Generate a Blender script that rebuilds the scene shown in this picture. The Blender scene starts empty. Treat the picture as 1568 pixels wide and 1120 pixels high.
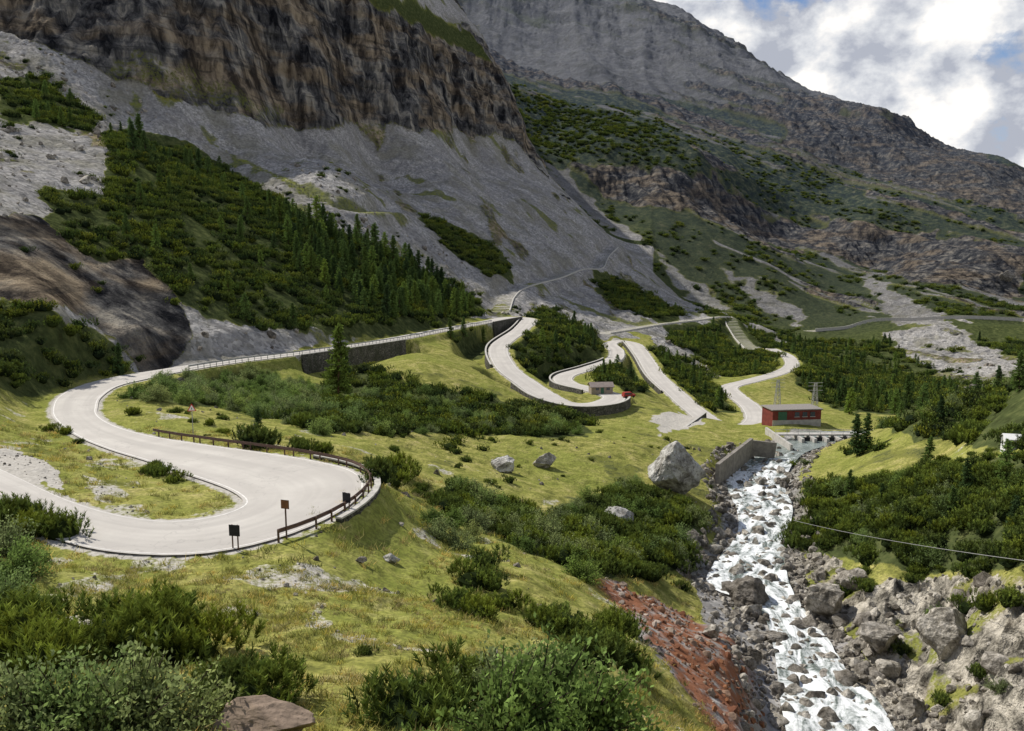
import bpy, math, numpy as np
from mathutils import Vector
rng=np.random.default_rng(7)
scene=bpy.context.scene
# ---------------------------------------------------------------- survey frame
F=1230.;CU=784.;CV=560.;PI=math.radians(8);cp=math.cos(PI);sp=math.sin(PI)
def ray(u,v):
    a=(u-CU)/F;b=(CV-v)/F
    return a,cp+b*sp,-sp+b*cp
def Pz(u,v,z):
    x,y,w=ray(u,v);s=z/w;return np.array([x*s,y*s,z])
def Pd(u,v,d):
    x,y,w=ray(u,v);s=d/y;return np.array([x*s,d,w*s])
def proj(x,y,z):
    dep=y*cp-z*sp;up=y*sp+z*cp
    return CU+F*x/dep, CV-F*up/dep
# ---------------------------------------------------------------- noise
_p=np.random.default_rng(3).permutation(256).astype(np.int32)
_a=np.random.default_rng(4).random(256)*2*np.pi
_gx=np.cos(_a).astype(np.float32);_gy=np.sin(_a).astype(np.float32)
def pn(x,y,seed=0):
    x=np.asarray(x,dtype=np.float64);y=np.asarray(y,dtype=np.float64)
    xi=np.floor(x);yi=np.floor(y);xf=(x-xi).astype(np.float32);yf=(y-yi).astype(np.float32)
    xi=xi.astype(np.int64);yi=yi.astype(np.int64)
    def g(i,j,dx,dy):
        h=_p[(_p[(xi+i+seed*17)&255]+yi+j)&255];return _gx[h]*dx+_gy[h]*dy
    u=xf*xf*xf*(xf*(xf*6-15)+10);v=yf*yf*yf*(yf*(yf*6-15)+10)
    a=g(0,0,xf,yf);b=g(1,0,xf-1,yf);c=g(0,1,xf,yf-1);d=g(1,1,xf-1,yf-1)
    return (a+(b-a)*u)*(1-v)+(c+(d-c)*u)*v
def fbm(x,y,o=5,seed=0,gain=.5):
    s=0;a=1;
    for i in range(o):
        s=s+a*pn(x*2**i,y*2**i,seed+i*3);a*=gain
    return s
def ridged(x,y,o=5,seed=0,gain=.5):
    s=0;a=1
    for i in range(o):
        s=s+a*(1-np.abs(pn(x*2**i,y*2**i,seed+i*3))*2);a*=gain
    return s-1.2
def sstep(a,b,x):
    t=np.clip((x-a)/(b-a),0,1);return t*t*(3-2*t)
def inpoly(u,v,poly):
    r=np.zeros(u.shape,bool);n=len(poly)
    for i in range(n):
        x1,y1=poly[i];x2,y2=poly[(i+1)%n]
        if y1==y2: continue
        c=((y1>v)!=(y2>v))&(u<(x2-x1)*(v-y1)/(y2-y1)+x1)
        r^=c
    return r
# ---------------------------------------------------------------- road / river courses
pairs=[((-120,665),(-120,735),-17.8),((0,718),(0,790),-18.1),((100,764),(110,833),-18.4),((190,790),(215,849),-18.6),
((265,797),(320,847),-18.8),((325,790),(420,826),-18.9),((358,780),(500,795),-19.0),((372,770),(548,763),-19.1),
((366,760),(560,738),-19.3),((345,748),(535,718),-19.5),((310,735),(470,703),-19.7),((270,722),(390,691),-19.9),
((220,705),(310,680),-20.2),((165,688),(230,667),-20.5),((115,667),(178,652),-20.8),((85,645),(152,636),-21.0),
((78,628),(150,622),-21.1),((88,608),(156,608),-21.3),((120,592),(180,592),-21.5),((172,578),(218,582),-21.7)]
cen=[(265,567,-22.1),(350,554,-22.7),(440,543,-23.3),(520,532,-24),(600,520,-25),(680,505,-26),(740,494,-27),(786,486,-28),(810,489,-28.6),
(797,505,-29.6),(765,530,-31),(773,560,-33),(805,586,-35),(840,608,-36.4),(880,620,-37.3),(922,618,-38),(940,608,-38.4),(912,598,-38.8),
(868,587,-39.3),(866,575,-39.6),(905,563,-40.2),(940,550,-40.8),(944,537,-41.2),(934,527,-41.6),(950,522,-41.8),(970,527,-42),(985,545,-42.6),
(1005,575,-43.8),(1032,600,-45),(1060,625,-46),(1100,652,-47.2),(1140,655,-47.8),(1158,642,-48.2),(1148,622,-48.8),(1125,604,-49.5),(1118,592,-50),
(1150,583,-51),(1190,572,-52),(1212,560,-53),(1205,545,-54),(1180,534,-55)]
Lp=[Pz(*a,z) for a,b,z in pairs];Rp=[Pz(*b,z) for a,b,z in pairs]
cpts=np.array([Pz(*c) for c in cen])
for i in range(len(cpts)):
    pr=cpts[i-1] if i>0 else (Lp[-1]+Rp[-1])/2
    nx=cpts[i+1] if i<len(cpts)-1 else cpts[i]
    d=nx-pr;d[2]=0;d/=np.linalg.norm(d);pe=np.array([-d[1],d[0],0])
    w=3.1
    Lp.append(cpts[i]+pe*w);Rp.append(cpts[i]-pe*w)
def crs(P,n):
    P=np.array(P);out=[]
    Q=np.vstack([2*P[0]-P[1],P,2*P[-1]-P[-2]])
    for i in range(1,len(Q)-2):
        k=n[i-1]
        t=np.linspace(0,1,k,endpoint=False)[:,None]
        a,b,c,d=Q[i-1],Q[i],Q[i+1],Q[i+2]
        out.append(.5*((2*b)+(-a+c)*t+(2*a-5*b+4*c-d)*t*t+(-a+3*b-3*c+d)*t**3))
    out.append(P[-1:]);return np.vstack(out)
def course(Lp,Rp,step):
    C=(np.array(Lp)+np.array(Rp))/2
    n=[max(2,int(np.linalg.norm(C[i+1]-C[i])/step)) for i in range(len(C)-1)]
    idx=np.cumsum([0]+n)
    return crs(Lp,n),crs(Rp,n),idx
RL,RR,ridx=course(Lp,Rp,1.0)
rivp=[((1230,1250),(1520,1250),-37.0),((1212,1160),(1400,1160),-37.4),((1196,1080),(1352,1085),-37.9),((1190,1030),(1300,1030),-38.2),
((1182,980),(1268,980),-38.5),((1158,930),(1228,930),-38.8),((1085,895),(1210,895),-39.0),((1095,860),(1202,860),-39.3),((1128,820),(1205,820),-39.7),
((1128,780),(1214,780),-40.1),((1112,740),(1202,740),-40.6),((1122,712),(1217,708),-41),((1150,690),(1247,688),-41.3),((1210,672),(1330,672),-41.6),((1225,661),(1345,661),-41.8)]
VL,VR,vidx=course([Pz(*a,z) for a,b,z in rivp],[Pz(*b,z) for a,b,z in rivp],1.0)
# ---------------------------------------------------------------- terrain control
ctl=[(0,1120,20),(-300,1120,20),(400,1120,20),(800,1120,21),(1050,1130,27),(1180,1180,42),(100,900,39),(100,1000,29),(300,900,41.5),(300,1000,30.5),(500,950,37.6),(700,1000,34),
(900,1000,42),(900,1100,32),(1050,1100,42),(1000,1000,53),(1100,1000,63),(1150,1080,55),(930,895,70),(750,850,64),(600,870,54),(400,862,47),(100,860,45),
(-300,900,40),(-300,780,52),(60,690,77),(250,760,62),(-150,620,85),(20,600,109),(0,560,114),(100,500,132),(0,450,139),(-300,500,100),(-300,350,130),(0,380,155),(0,300,190),(0,200,270),(0,110,360),
(0,50,410),(0,-60,440),(0,-250,650),(-500,-200,420),(-500,100,300),(-500,300,130),(-600,560,65),(-600,900,30),
(250,520,149),(150,450,165),(300,440,195),(150,330,215),(200,230,290),(200,130,420),(200,-20,445),(330,300,310),(330,170,445),(330,0,475),(300,-250,800),
(430,480,212),(500,400,290),(500,300,370),(450,200,515),(450,0,545),(500,240,430),(600,500,252),(600,400,340),(600,300,450),(560,195,595),(560,-5,630),(600,-100,1000),
(700,480,345),(700,400,420),(700,300,540),(700,205,695),(660,35,730),(765,95,800),(770,195,770),(785,190,780),(870,300,740),(800,300,640),(960,385,700),(1060,465,610),(1120,490,560),(1190,530,500),
(800,400,500),(880,420,560),(900,450,520),(960,440,600),(1000,480,500),(950,500,430),(1060,540,400),(850,520,310),(850,540,285),(870,470,430),(1100,565,370),(1150,560,400),(1030,560,345),(1080,590,310),
(600,530,220),(680,540,226),(700,560,200),(800,600,190),(640,560,185),(560,560,190),(450,590,163),(480,570,180),(300,600,138),(700,640,154),(600,650,130),(850,650,162),(400,640,118),(220,625,110),(240,600,125),(530,600,165),
(620,750,83),(760,760,94),(700,690,120),(550,660,116),(450,670,98),(950,680,145),(850,700,128),(1100,690,158),(1028,755,119),(900,800,96),(1000,860,90),(1080,800,110),(700,830,70),(1080,870,93),(1050,930,80),
(1020,650,190),(960,650,176),(900,642,183),(1130,668,179),(1090,640,205),(1000,610,230),(930,580,240),(820,560,240),
(1210,640,200),(1260,640,202),(1310,650,195),(1350,640,215),(1400,610,300),(1250,600,330),(1300,560,450),(1400,600,360),(1500,570,400),(1568,570,380),(1250,630,240),(1340,625,260),
(1400,1060,66),(1450,950,72),(1568,960,62),(1568,1120,47),(1400,880,82),(1300,870,92),(1215,850,101),(1210,800,108),(1320,950,76),(1280,960,78),(1568,860,68),(1400,800,87),(1280,790,105),(1568,700,88),(1568,585,118),(1450,622,138),(1340,660,157),
(1280,715,140),(1450,690,122),(1230,720,141),(1240,760,120),(1568,600,150),(1450,650,170),(1700,560,110),(1900,700,70),(1900,1000,45),(2100,560,95),(2100,1100,30),(1700,600,160),(1568,640,200),
(1200,500,650),(1300,500,620),(1450,500,560),(1568,540,470),(1300,530,540),(1700,500,520),(2100,450,500),
(820,270,900),(900,330,900),(960,390,800),(1060,470,720),(1120,480,680),
(800,130,1500),(800,210,1150),(900,200,1200),(920,245,1050),(930,290,1020),(1000,270,1030),(1080,265,1080),(1090,320,1030),(1100,350,900),(1000,350,880),(1200,400,850),(1200,300,1180),(1200,345,1120),(1340,355,1050),(1340,400,1010),(1300,450,780),(1400,420,850),
(1500,350,1080),(1568,375,1000),(1568,450,850),(1500,460,720),(1300,270,1400),(1568,400,900),(850,60,2200),(765,110,1700),(700,30,2300),(900,100,1900),(1000,110,2000),(1050,180,1600),(1150,200,1600),(700,-60,2700),
(1000,0,2600),(1060,25,2450),(1130,75,2300),(1190,115,2100),(1250,150,1900),(1320,165,1800),(1380,185,1700),(1395,205,1690),(1470,235,1600),(1540,240,1560),(1568,265,1500),(1700,330,1400),(2100,400,1200),
(1000,70,3200),(1130,140,3000),(1250,220,2600),(1380,260,2300),(1568,330,2100),(800,0,3200),(800,-60,2900),(900,-60,2800),(500,-100,2800),(200,-200,2800),(1900,420,2300),
]
X=[];Q=[]
def addc(p):
    X.append((p[0]/p[1],.5*math.log(p[1])));Q.append(p[2]/p[1])
for c in ctl: addc(Pd(*c))
for i in range(0,len(Lp)):
    if i<20: addc(Lp[i]);addc(Rp[i])
    else: addc((Lp[i]+Rp[i])/2)
for a,b,z in rivp:
    addc(Pz((a[0]+b[0])/2,(a[1]+b[1])/2,z))
for t in (-1,-.5,0,.5,1):
    for y,z in ((1,-1.9),(4,-3.6),(9,-6.6),(14,-9.8)):
        X.append((t,.5*math.log(y)));Q.append(z/y)
X=np.array(X);Q=np.array(Q)
ker=lambda r2:np.sqrt(r2+.03**2)
D=((X[:,None]-X[None])**2).sum(-1)
n=len(X);A=np.zeros((n+3,n+3));A[:n,:n]=ker(D)-np.eye(n)*.003
A[:n,n]=1;A[:n,n+1:]=X;A[n,:n]=1;A[n+1:,:n]=X.T
W=np.linalg.solve(A,np.r_[Q,0,0,0])
T0,T1,NT=-1.,1.,1000
tg=np.linspace(T0,T1,NT)
def ls(a,b,k,e=False): return np.linspace(math.log(a),math.log(b),k,endpoint=e)
yg=np.exp(np.r_[ls(1,18,40),ls(18,40,150),ls(40,400,600),ls(400,860,540),ls(860,3300,380,True)])
NY=len(yg)
ct=np.linspace(T0,T1,261);cy=np.linspace(0,math.log(3300),521)
G=np.stack(np.meshgrid(ct,cy*.5),-1).reshape(-1,2)
q=np.empty(len(G))
for s in range(0,len(G),20000):
    g=G[s:s+20000];d2=((g[:,None]-X[None])**2).sum(-1)
    q[s:s+20000]=ker(d2)@W[:n]+W[n]+g@W[n+1:]
q=q.reshape(521,261)
def bil(arr,fi,fj):
    fi=np.clip(fi,0,arr.shape[0]-1.001);fj=np.clip(fj,0,arr.shape[1]-1.001)
    i=fi.astype(int);j=fj.astype(int);a=fi-i;b=fj-j
    return (arr[i,j]*(1-b)+arr[i,j+1]*b)*(1-a)+(arr[i+1,j]*(1-b)+arr[i+1,j+1]*b)*a
TT,YY=np.meshgrid(tg,yg)
Zq=bil(q,np.log(YY)/math.log(3300)*520,(TT-T0)/(T1-T0)*260)
XX=TT*YY;ZZ=Zq*YY;LY=np.log(YY)
# ---------------------------------------------------------------- land cover
cu,cv=proj(XX,YY,ZZ)
eu=cu+16*fbm(TT*26,LY*26,5,5);ev=cv+11*fbm(TT*26,LY*26,5,9)
cov={k:np.zeros(XX.shape,np.float32) for k in 'GSRVP'};cov['G'][:]=1
def paint(k,poly,y0=0,y1=1e9,s=1.):
    m=inpoly(eu,ev,poly)&(YY>y0)&(YY<y1)
    for c in cov: cov[c][m]*=(1-s)
    cov[k][m]+=s
def pm(k,m,s=1.):
    for c in cov: cov[c][m]*=(1-s)
    cov[k][m]+=s
paint('S',[(-3000,-3000),(-3000,480),(0,540),(150,530),(230,560),(400,535),(560,508),(700,492),(765,488),(830,470),(905,520),(1000,515),(1060,600),(1130,560),(1200,530),(1300,600),(1400,640),(4000,640),(4000,-3000)],103)
SB=ZZ+.5*XX
farthr=np.where(cu<1000,840,np.interp(cu,[1000,1120,1250],[760,620,560]))
bn=fbm(SB/48,XX/260+YY/700,6,51,.58);fm=(YY>farthr)&(cov['S']>.5)
pm('V',fm&(bn<.10)&(YY<1750),.8)
pm('V',fm&(bn<-.12)&(YY>=1750),.45)
pm('R',fm&(bn>.18)&(YY<1900),.85)
pm('R',fm&(bn>.24)&(YY>=1900),.7)
paint('V',[(780,130),(870,160),(1000,190),(1090,262),(1000,262),(900,240),(850,262),(800,205)],900,1600,.95)
paint('V',[(1090,262),(1250,270),(1420,350),(1568,400),(1568,430),(1340,350),(1180,320)],800,1500,.8)
paint('V',[(1230,215),(1330,225),(1360,265),(1280,255)],1000,1900,.9)
paint('V',[(1190,510),(1330,505),(1490,605),(1440,640),(1230,565)],230,900,.9)
paint('V',[(1440,490),(1568,500),(1700,540),(1700,580),(1568,560),(1500,525)],300,900,.8)
paint('R',[(890,245),(1090,268),(1180,330),(1340,355),(1568,385),(1568,460),(1400,440),(1300,400),(1150,365),(1050,325),(920,300)],800,1300,.85)
paint('R',[(1180,150),(1390,190),(1568,260),(1700,300),(1700,350),(1568,330),(1400,290),(1200,225)],1000,1800,.7)
paint('S',[(1320,425),(1380,445),(1568,570),(1600,600),(1490,598),(1410,530),(1350,470)],400,1000,.9)
paint('S',[(790,190),(850,240),(930,330),(1010,380),(985,392),(880,310)],850,1200,.9)
paint('S',[(1000,380),(1080,440),(1150,500),(1110,490),(1040,450)],600,1000,.6)
paint('S',[(700,20),(830,40),(1000,60),(1090,120),(1000,150),(880,120),(770,90)],1400,2500,.6)
paint('S',[(1100,410),(1230,470),(1230,500),(1160,470)],500,1000,.7)
CL=[(-3000,-900),(-900,100),(0,50),(100,85),(200,130),(330,170),(450,195),(560,190),(700,200),(790,215),(880,310),(850,240),(800,190),(780,80),(700,40),(560,-5),(300,-300)]
paint('R',CL,370,860)
paint('S',[(150,105),(200,80),(300,110),(430,160),(440,185),(330,165),(200,128)],380,600,.45)
paint('R',[(-100,330),(60,330),(170,360),(260,430),(300,520),(230,545),(100,470),(-100,440)],110,300)
WIL=[(200,612),(240,585),(330,562),(400,568),(470,600),(480,640),(400,640),(330,622)]
VEG=[([(165,205),(260,205),(330,250),(420,300),(480,340),(560,370),(640,410),(720,450),(745,480),(650,505),(560,508),(420,505),(300,490),(250,430),(220,400),(160,330)],140,420),
([(60,290),(160,300),(220,400),(150,400),(80,350)],140,400),
([(-100,440),(60,470),(180,520),(230,560),(100,590),(-100,600)],90,170),
([(640,330),(680,340),(770,390),(790,420),(760,425),(690,390)],300,600),
([(775,525),(830,470),(905,505),(925,540),(870,572),(830,590),(785,565)],200,420),
([(890,415),(950,430),(1045,480),(1035,498),(940,470)],350,620),
([(1015,498),(1110,500),(1190,560),(1180,575),(1100,572),(1030,525)],300,600),
([(950,545),(970,540),(1000,600),(960,600),(905,575)],220,380),
([(990,530),(1060,555),(1130,630),(1080,630),(1030,590)],200,380),
([(1220,545),(1300,560),(1420,585),(1480,610),(1440,640),(1280,630),(1222,590)],230,700),
([(470,605),(500,580),(560,560),(620,580),(700,600),(800,618),(900,640),(905,668),(750,668),(600,665),(480,658),(430,645)],105,210),
([(640,750),(760,765),(830,810),(880,870),(925,900),(830,850),(700,800)],62,110),
([(840,780),(980,745),(1070,780),(1080,865),(1000,885),(930,890),(870,850)],70,125),
([(1195,770),(1225,745),(1350,745),(1500,705),(1568,690),(1900,640),(1900,930),(1568,875),(1420,880),(1300,855),(1200,840)],60,140),
([(1335,650),(1400,625),(1568,575),(1900,500),(1900,690),(1568,690),(1480,680),(1400,670)],90,170),
([(690,500),(760,500),(750,530),(690,525)],230,340),
([(0,120),(60,110),(150,180),(140,200),(0,180)],200,500),
([(1060,470),(1130,490),(1200,530),(1240,560),(1200,560),(1120,510)],380,700),
([(930,260),(1090,265),(1000,250),(900,232),(850,262),(800,205),(780,130),(870,160),(1000,190),(1090,262)],900,2000),
]
for pl,a,b in VEG: paint('V',pl,a,b,.85)
paint('V',WIL,100,170,.7)
paint('V',[(350,240),(480,290),(640,340),(620,350),(480,310),(350,255)],200,600,.5)
paint('V',[(540,-10),(620,0),(700,45),(765,95),(700,75),(640,45)],600,840,.8)
paint('G',[(600,520),(640,515),(760,560),(800,600),(700,575),(640,550),(560,550)],180,260)
paint('P',[(330,885),(450,858),(540,880),(620,915),(520,905),(400,902)],0,100,.55)
paint('P',[(460,940),(500,920),(510,960),(480,975)],0,100,.5)
paint('P',[(-50,680),(30,690),(90,720),(100,752),(40,735),(-50,710)],0,100)
paint('P',[(120,730),(180,740),(200,760),(150,765)],0,100,.55)
paint('P',[(1000,636),(1065,630),(1080,645),(1050,658),(1010,668)],0,240)
m=(YY<110)&(cov['G']>.6)&(fbm(XX/6,YY/6,5,44)>.31);pm('P',m,.5)
m=(YY>75)&(YY<230)&(cov['G']>.6)&(fbm(XX/11,YY/11,5,46)>.26);pm('V',m,.5)
# dark boulder fields / channels in the big scree
m=(YY>200)&(YY<820)&(cov['S']>.6)&(fbm(XX/26,YY/70,5,57)>.34);pm('R',m,.55)
m=(YY>200)&(YY<820)&(cov['S']>.6)&(fbm(XX/34,YY/34,5,59)>.36);pm('V',m,.5)
BANK=[(915,885),(1000,915),(1080,955),(1150,1000),(1190,1040),(1210,1130),(1120,1140),(1050,1060),(990,985)]
paint('S',BANK,0,110);
paint('S',[(1060,870),(1130,790),(1140,860),(1120,930),(1200,980),(1190,1040),(1080,960)],0,130)
RB=[(1208,835),(1300,862),(1330,900),(1420,885),(1568,880),(1800,950),(1800,1260),(1380,1260),(1330,1080),(1230,980),(1205,900)]
paint('R',RB,0,110)
m=(cov['R']>.5)&(YY<110)&(fbm(XX/5,YY/5,4,41)>.14);cov['G'][m]=.6;cov['R'][m]=.4
def blur(a,k=1):
    for _ in range(k):
        a=(np.roll(a,1,0)+np.roll(a,-1,0)+2*a)/4;a=(np.roll(a,1,1)+np.roll(a,-1,1)+2*a)/4
    return a
for c in cov: cov[c]=blur(cov[c],2)
# ---------------------------------------------------------------- relief
far=sstep(100,300,YY)
big=fbm(XX/60,YY/60,6,1)*YY*.008*far*(1-.85*sstep(550,900,YY))
hum=(fbm(XX/9,YY/9,5,2)*.6+fbm(XX/2.2,YY/2.2,3,14)*.16)*(1-sstep(120,300,YY))*sstep(3,20,YY)
rough=cov['R']*(ridged(XX/38,YY/38,5,7)*np.clip(YY*.008,.0,8)*sstep(100,300,YY))*(1-.8*sstep(600,900,YY))
nrm_=cov['R']*(1-sstep(110,140,YY))
nr=nrm_*(ridged(XX/8,YY/8,3,8)*1.7+ridged(XX/2.6,YY/2.6,4,18)*.75)
scr=cov['S']*fbm(XX/5,YY/5,4,12)*.0035*np.minimum(YY,500)*(1-.8*sstep(600,900,YY))
ZZ=ZZ+big+hum+rough+nr+scr
ff=sstep(0,200,YY-farthr)
ZZ=ZZ+ff*(bn*.012*YY+ridged(XX/170,SB/700,5,17)*.0075*YY+cov['R']*ridged(XX/40,SB/60,4,37)*.0045*YY)
def ribbon(Lc,Rc,ext):
    bd=np.full(XX.shape,1e3);bz=np.zeros(XX.shape)
    X1=XX.ravel();Y1=YY.ravel();bd1=bd.ravel();bz1=bz.ravel()
    for s in range(0,len(Lc),10):
        a=Lc[s:s+10];b=Rc[s:s+10];al=np.vstack([a,b]);lo=al.min(0)-ext;hi=al.max(0)+ext
        i0=max(0,np.searchsorted(yg,lo[1])-1);i1=min(NY,np.searchsorted(yg,hi[1])+1)
        if i1<=i0: continue
        sub=slice(i0*NT,i1*NT)
        ids=np.nonzero((X1[sub]>lo[0])&(X1[sub]<hi[0]))[0]+i0*NT
        if len(ids)==0: continue
        px=X1[ids][:,None];py=Y1[ids][:,None]
        dx=(b-a)[None,:,0];dy=(b-a)[None,:,1]
        tt=np.clip(((px-a[None,:,0])*dx+(py-a[None,:,1])*dy)/(dx*dx+dy*dy+1e-9),0,1)
        d=np.hypot(px-a[None,:,0]-tt*dx,py-a[None,:,1]-tt*dy)
        k=d.argmin(1);r=np.arange(len(ids));dm=d[r,k];zz=a[k,2]+tt[r,k]*(b[k,2]-a[k,2])
        up=dm<bd1[ids];bd1[ids[up]]=dm[up];bz1[ids[up]]=zz[up]
    return bd1.reshape(XX.shape),bz1.reshape(XX.shape)
vd,vz=ribbon(VL,VR,14)
tgt=vz-.35
w=1-sstep(.3,np.where(YY<115,5.,4.),vd);ZZ=ZZ+(tgt-ZZ)*w*(vd<14)
rd,rz=ribbon(RL,RR,16)
def unit(v): return v/(np.linalg.norm(v,axis=-1,keepdims=True)+1e-9)
def edge(side,i0,i1,off):
    a,b=ridx[i0],ridx[i1];base=(RR if side>0 else RL)[a:b+1];c=base.copy()
    tn=np.gradient(base,axis=0);tn[:,2]=0;tn=unit(tn);pe=np.stack([tn[:,1],-tn[:,0],0*tn[:,0]],1)*side
    return c+pe*off,pe
WALLS=[(1,6,10,.75,3.2,1.6),(1,22,24,.8,8.,4.5),(1,26,27,.8,6.,4.),(1,28,31,.8,5.,3.),(1,32,36,.8,4.,2.),(-1,37,41,.8,4.,2.2),(1,44,48,.8,3.,1.5)]
wdist=np.full(XX.shape,1e3)
for s_,a,b,o_,h_,dip in WALLS[1:]:
    P0,N0=edge(s_,a,b,1.5);P1=P0+N0*5.;P0=P0-[0,0,dip];P1=P1-[0,0,dip+.8]
    d_,z_=ribbon(P0,P1,12);w=(1-sstep(.0,6.,d_))*sstep(.3,1.2,rd);ZZ=np.where(ZZ>z_,ZZ+(z_-ZZ)*w,ZZ);wdist=np.minimum(wdist,d_)
nw=wdist<2.
ext=np.where(nw,.5,.7+.003*YY)
bl=np.where(ZZ<rz,np.where(nw,.55,1.6+.003*YY),6.)
w=1-sstep(0,1,(rd-ext)/bl)
ZZ=ZZ+((rz-.13)-ZZ)*w*(rd<15)
cov['V']=cov['V']*sstep(.5,3.5,rd)
def fidx(y): return np.interp(y,yg,np.arange(NY))
def samp(arr,t,y): return bil(arr,fidx(y),(t-T0)/(T1-T0)*(NT-1))
def hit(u,v,ymin=18.,ymax=3200.):
    x,y,w=ray(u,v);t=x/y;qq=w/y
    m=(yg>ymin)&(yg<ymax);ys=yg[m];zs=samp(ZZ,np.full(ys.shape,t),ys)/ys
    k=np.nonzero(zs>=qq)[0]
    if len(k)==0:
        k=[int(np.argmax(zs))]
    d=ys[k[0]];return np.array([t*d,d,samp(ZZ,np.array([t]),np.array([d]))[0]])
tracks=[([(768,478),(778,455),(800,440),(850,427),(885,414),(915,412),(925,395),(940,380)],350,700,3.6),
([(925,512),(960,506),(1010,498),(1060,492),(1112,486),(1122,500),(1135,520),(1150,535)],380,700,3.6),
([(1240,508),(1290,503),(1340,492),(1400,491),(1470,488),(1568,492),(1640,500)],400,900,4.5),
([(60,165),(160,190),(260,212),(330,226),(370,245),(440,280),(520,322),(610,326)],150,520,1.5)]
trd=np.full(XX.shape,1e3);TRK=[]
for pl,a,b,wd in tracks:
    H=np.array([hit(u,v,a,b) for u,v in pl])
    n_=[max(2,int(np.linalg.norm(H[i+1]-H[i])/4)) for i in range(len(H)-1)]
    C=crs(H,n_);dd=np.gradient(C,axis=0);dd[:,2]=0;dd/=np.linalg.norm(dd,axis=1)[:,None]+1e-9
    pe=np.stack([-dd[:,1],dd[:,0],0*dd[:,0]],1)*wd;TRK.append((C,pe/wd,wd))
    d_,z_=ribbon(C+pe,C-pe,14)
    w=1-sstep(.5,7.,d_);ZZ=ZZ+(z_-ZZ)*w
    trd=np.minimum(trd,d_)
mk_=sstep(1.8,.2,trd)
for c in 'GSRV': cov[c]=cov[c]*(1-mk_)
cov['P']=np.maximum(cov['P'],mk_)
sh=sstep(1.2,.3,rd)*.7
cov['P']=np.maximum(cov['P'],sh);cov['G']=cov['G']*(1-sh)
bedm=sstep(3.6,.8,vd)
cov['S']=np.maximum(cov['S'],bedm);cov['G']*=(1-bedm);cov['V']*=(1-bedm)
GX,GY=XX.copy(),YY.copy()
cr=cov['R']*sstep(200,400,YY)*(1-.5*sstep(860,1200,YY))
amp=np.clip(YY*.018,0,13)
dsp=cr*amp*(ridged(XX/24+ZZ/160,ZZ/110,3,61)*.75+ridged(XX/7+ZZ/90,ZZ/45,4,63,.6)*.36+.25*pn(XX/50,ZZ/8,71)+.16*pn(XX/30,ZZ/3,73))
GY=GY-dsp;GX=GX+dsp*.35
cr=nrm_*(YY<112);ds=cr*(ridged(XX/4,ZZ/4,4,81)*.6);GY=GY-ds;GX=GX-ds*.6
# ---------------------------------------------------------------- node helper
class NT_:
    def __init__(s,nt): s.nt=nt;s.nt.nodes.clear()
    def n(s,ty,**k):
        nd=s.nt.nodes.new(ty)
        for a,b in k.items():
            if a=='i':
                for kk,vv in b.items():
                    if isinstance(vv,bpy.types.NodeSocket): s.nt.links.new(vv,nd.inputs[kk])
                    else: nd.inputs[kk].default_value=vv
            else: setattr(nd,a,b)
        return nd
    def l(s,a,b): s.nt.links.new(a,b)
    def noise(s,vec,sc,det=6,ro=.55,dist=0):
        return s.n('ShaderNodeTexNoise',i={'Vector':vec,'Scale':sc,'Detail':det,'Roughness':ro,'Distortion':dist}).outputs['Fac']
    def ramp(s,fac,st):
        r=s.n('ShaderNodeValToRGB');s.l(fac,r.inputs[0]);e=r.color_ramp.elements
        while len(e)<len(st): e.new(.5)
        for x,(p,c) in zip(e,st):
            x.position=p;x.color=(c,c,c,1) if not isinstance(c,tuple) else (*c,1)
        return r.outputs[0]
    def m(s,op,a,b=None,c=None,clamp=False):
        nd=s.n('ShaderNodeMath',operation=op,use_clamp=clamp)
        for i,x in enumerate((a,b,c)):
            if x is None: continue
            if isinstance(x,bpy.types.NodeSocket): s.l(x,nd.inputs[i])
            else: nd.inputs[i].default_value=x
        return nd.outputs[0]
    def mix(s,f,a,b,bt='MIX'):
        nd=s.n('ShaderNodeMix',data_type='RGBA',blend_type=bt)
        for i,x in ((0,f),(6,a),(7,b)):
            if isinstance(x,bpy.types.NodeSocket): s.l(x,nd.inputs[i])
            else: nd.inputs[i].default_value=x if i==0 else (*x,1)
        return nd.outputs[2]
    def attr(s,nm): return s.n('ShaderNodeAttribute',attribute_name=nm)
    def map(s,vec,scale=(1,1,1),rot=(0,0,0),loc=(0,0,0)):
        return s.n('ShaderNodeMapping',i={'Vector':vec,'Scale':scale,'Rotation':rot,'Location':loc}).outputs[0]
def newmat(nm):
    m=bpy.data.materials.new(nm);m.use_nodes=True;return m,NT_(m.node_tree)
def out(T,col,rough=.9,normal=None,spec=.2,diffuse=False):
    o=T.n('ShaderNodeOutputMaterial')
    if diffuse:
        b=T.n('ShaderNodeBsdfDiffuse');T.l(col,b.inputs['Color']);T.l(normal,b.inputs['Normal']);T.l(b.outputs[0],o.inputs[0]);return b
    b=T.n('ShaderNodeBsdfPrincipled')
    if isinstance(col,bpy.types.NodeSocket): T.l(col,b.inputs['Base Color'])
    else: b.inputs['Base Color'].default_value=(*col,1)
    if isinstance(rough,bpy.types.NodeSocket): T.l(rough,b.inputs['Roughness'])
    else: b.inputs['Roughness'].default_value=rough
    b.inputs['Specular IOR Level'].default_value=spec
    if normal is not None: T.l(normal,b.inputs['Normal'])
    T.l(b.outputs[0],o.inputs[0]);return b
def bump(T,h,dist,st=1.):
    nd=T.n('ShaderNodeBump');nd.inputs['Strength'].default_value=st
    if isinstance(dist,bpy.types.NodeSocket): T.l(dist,nd.inputs['Distance'])
    else: nd.inputs['Distance'].default_value=dist
    T.l(h,nd.inputs['Height']);return nd.outputs[0]
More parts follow.
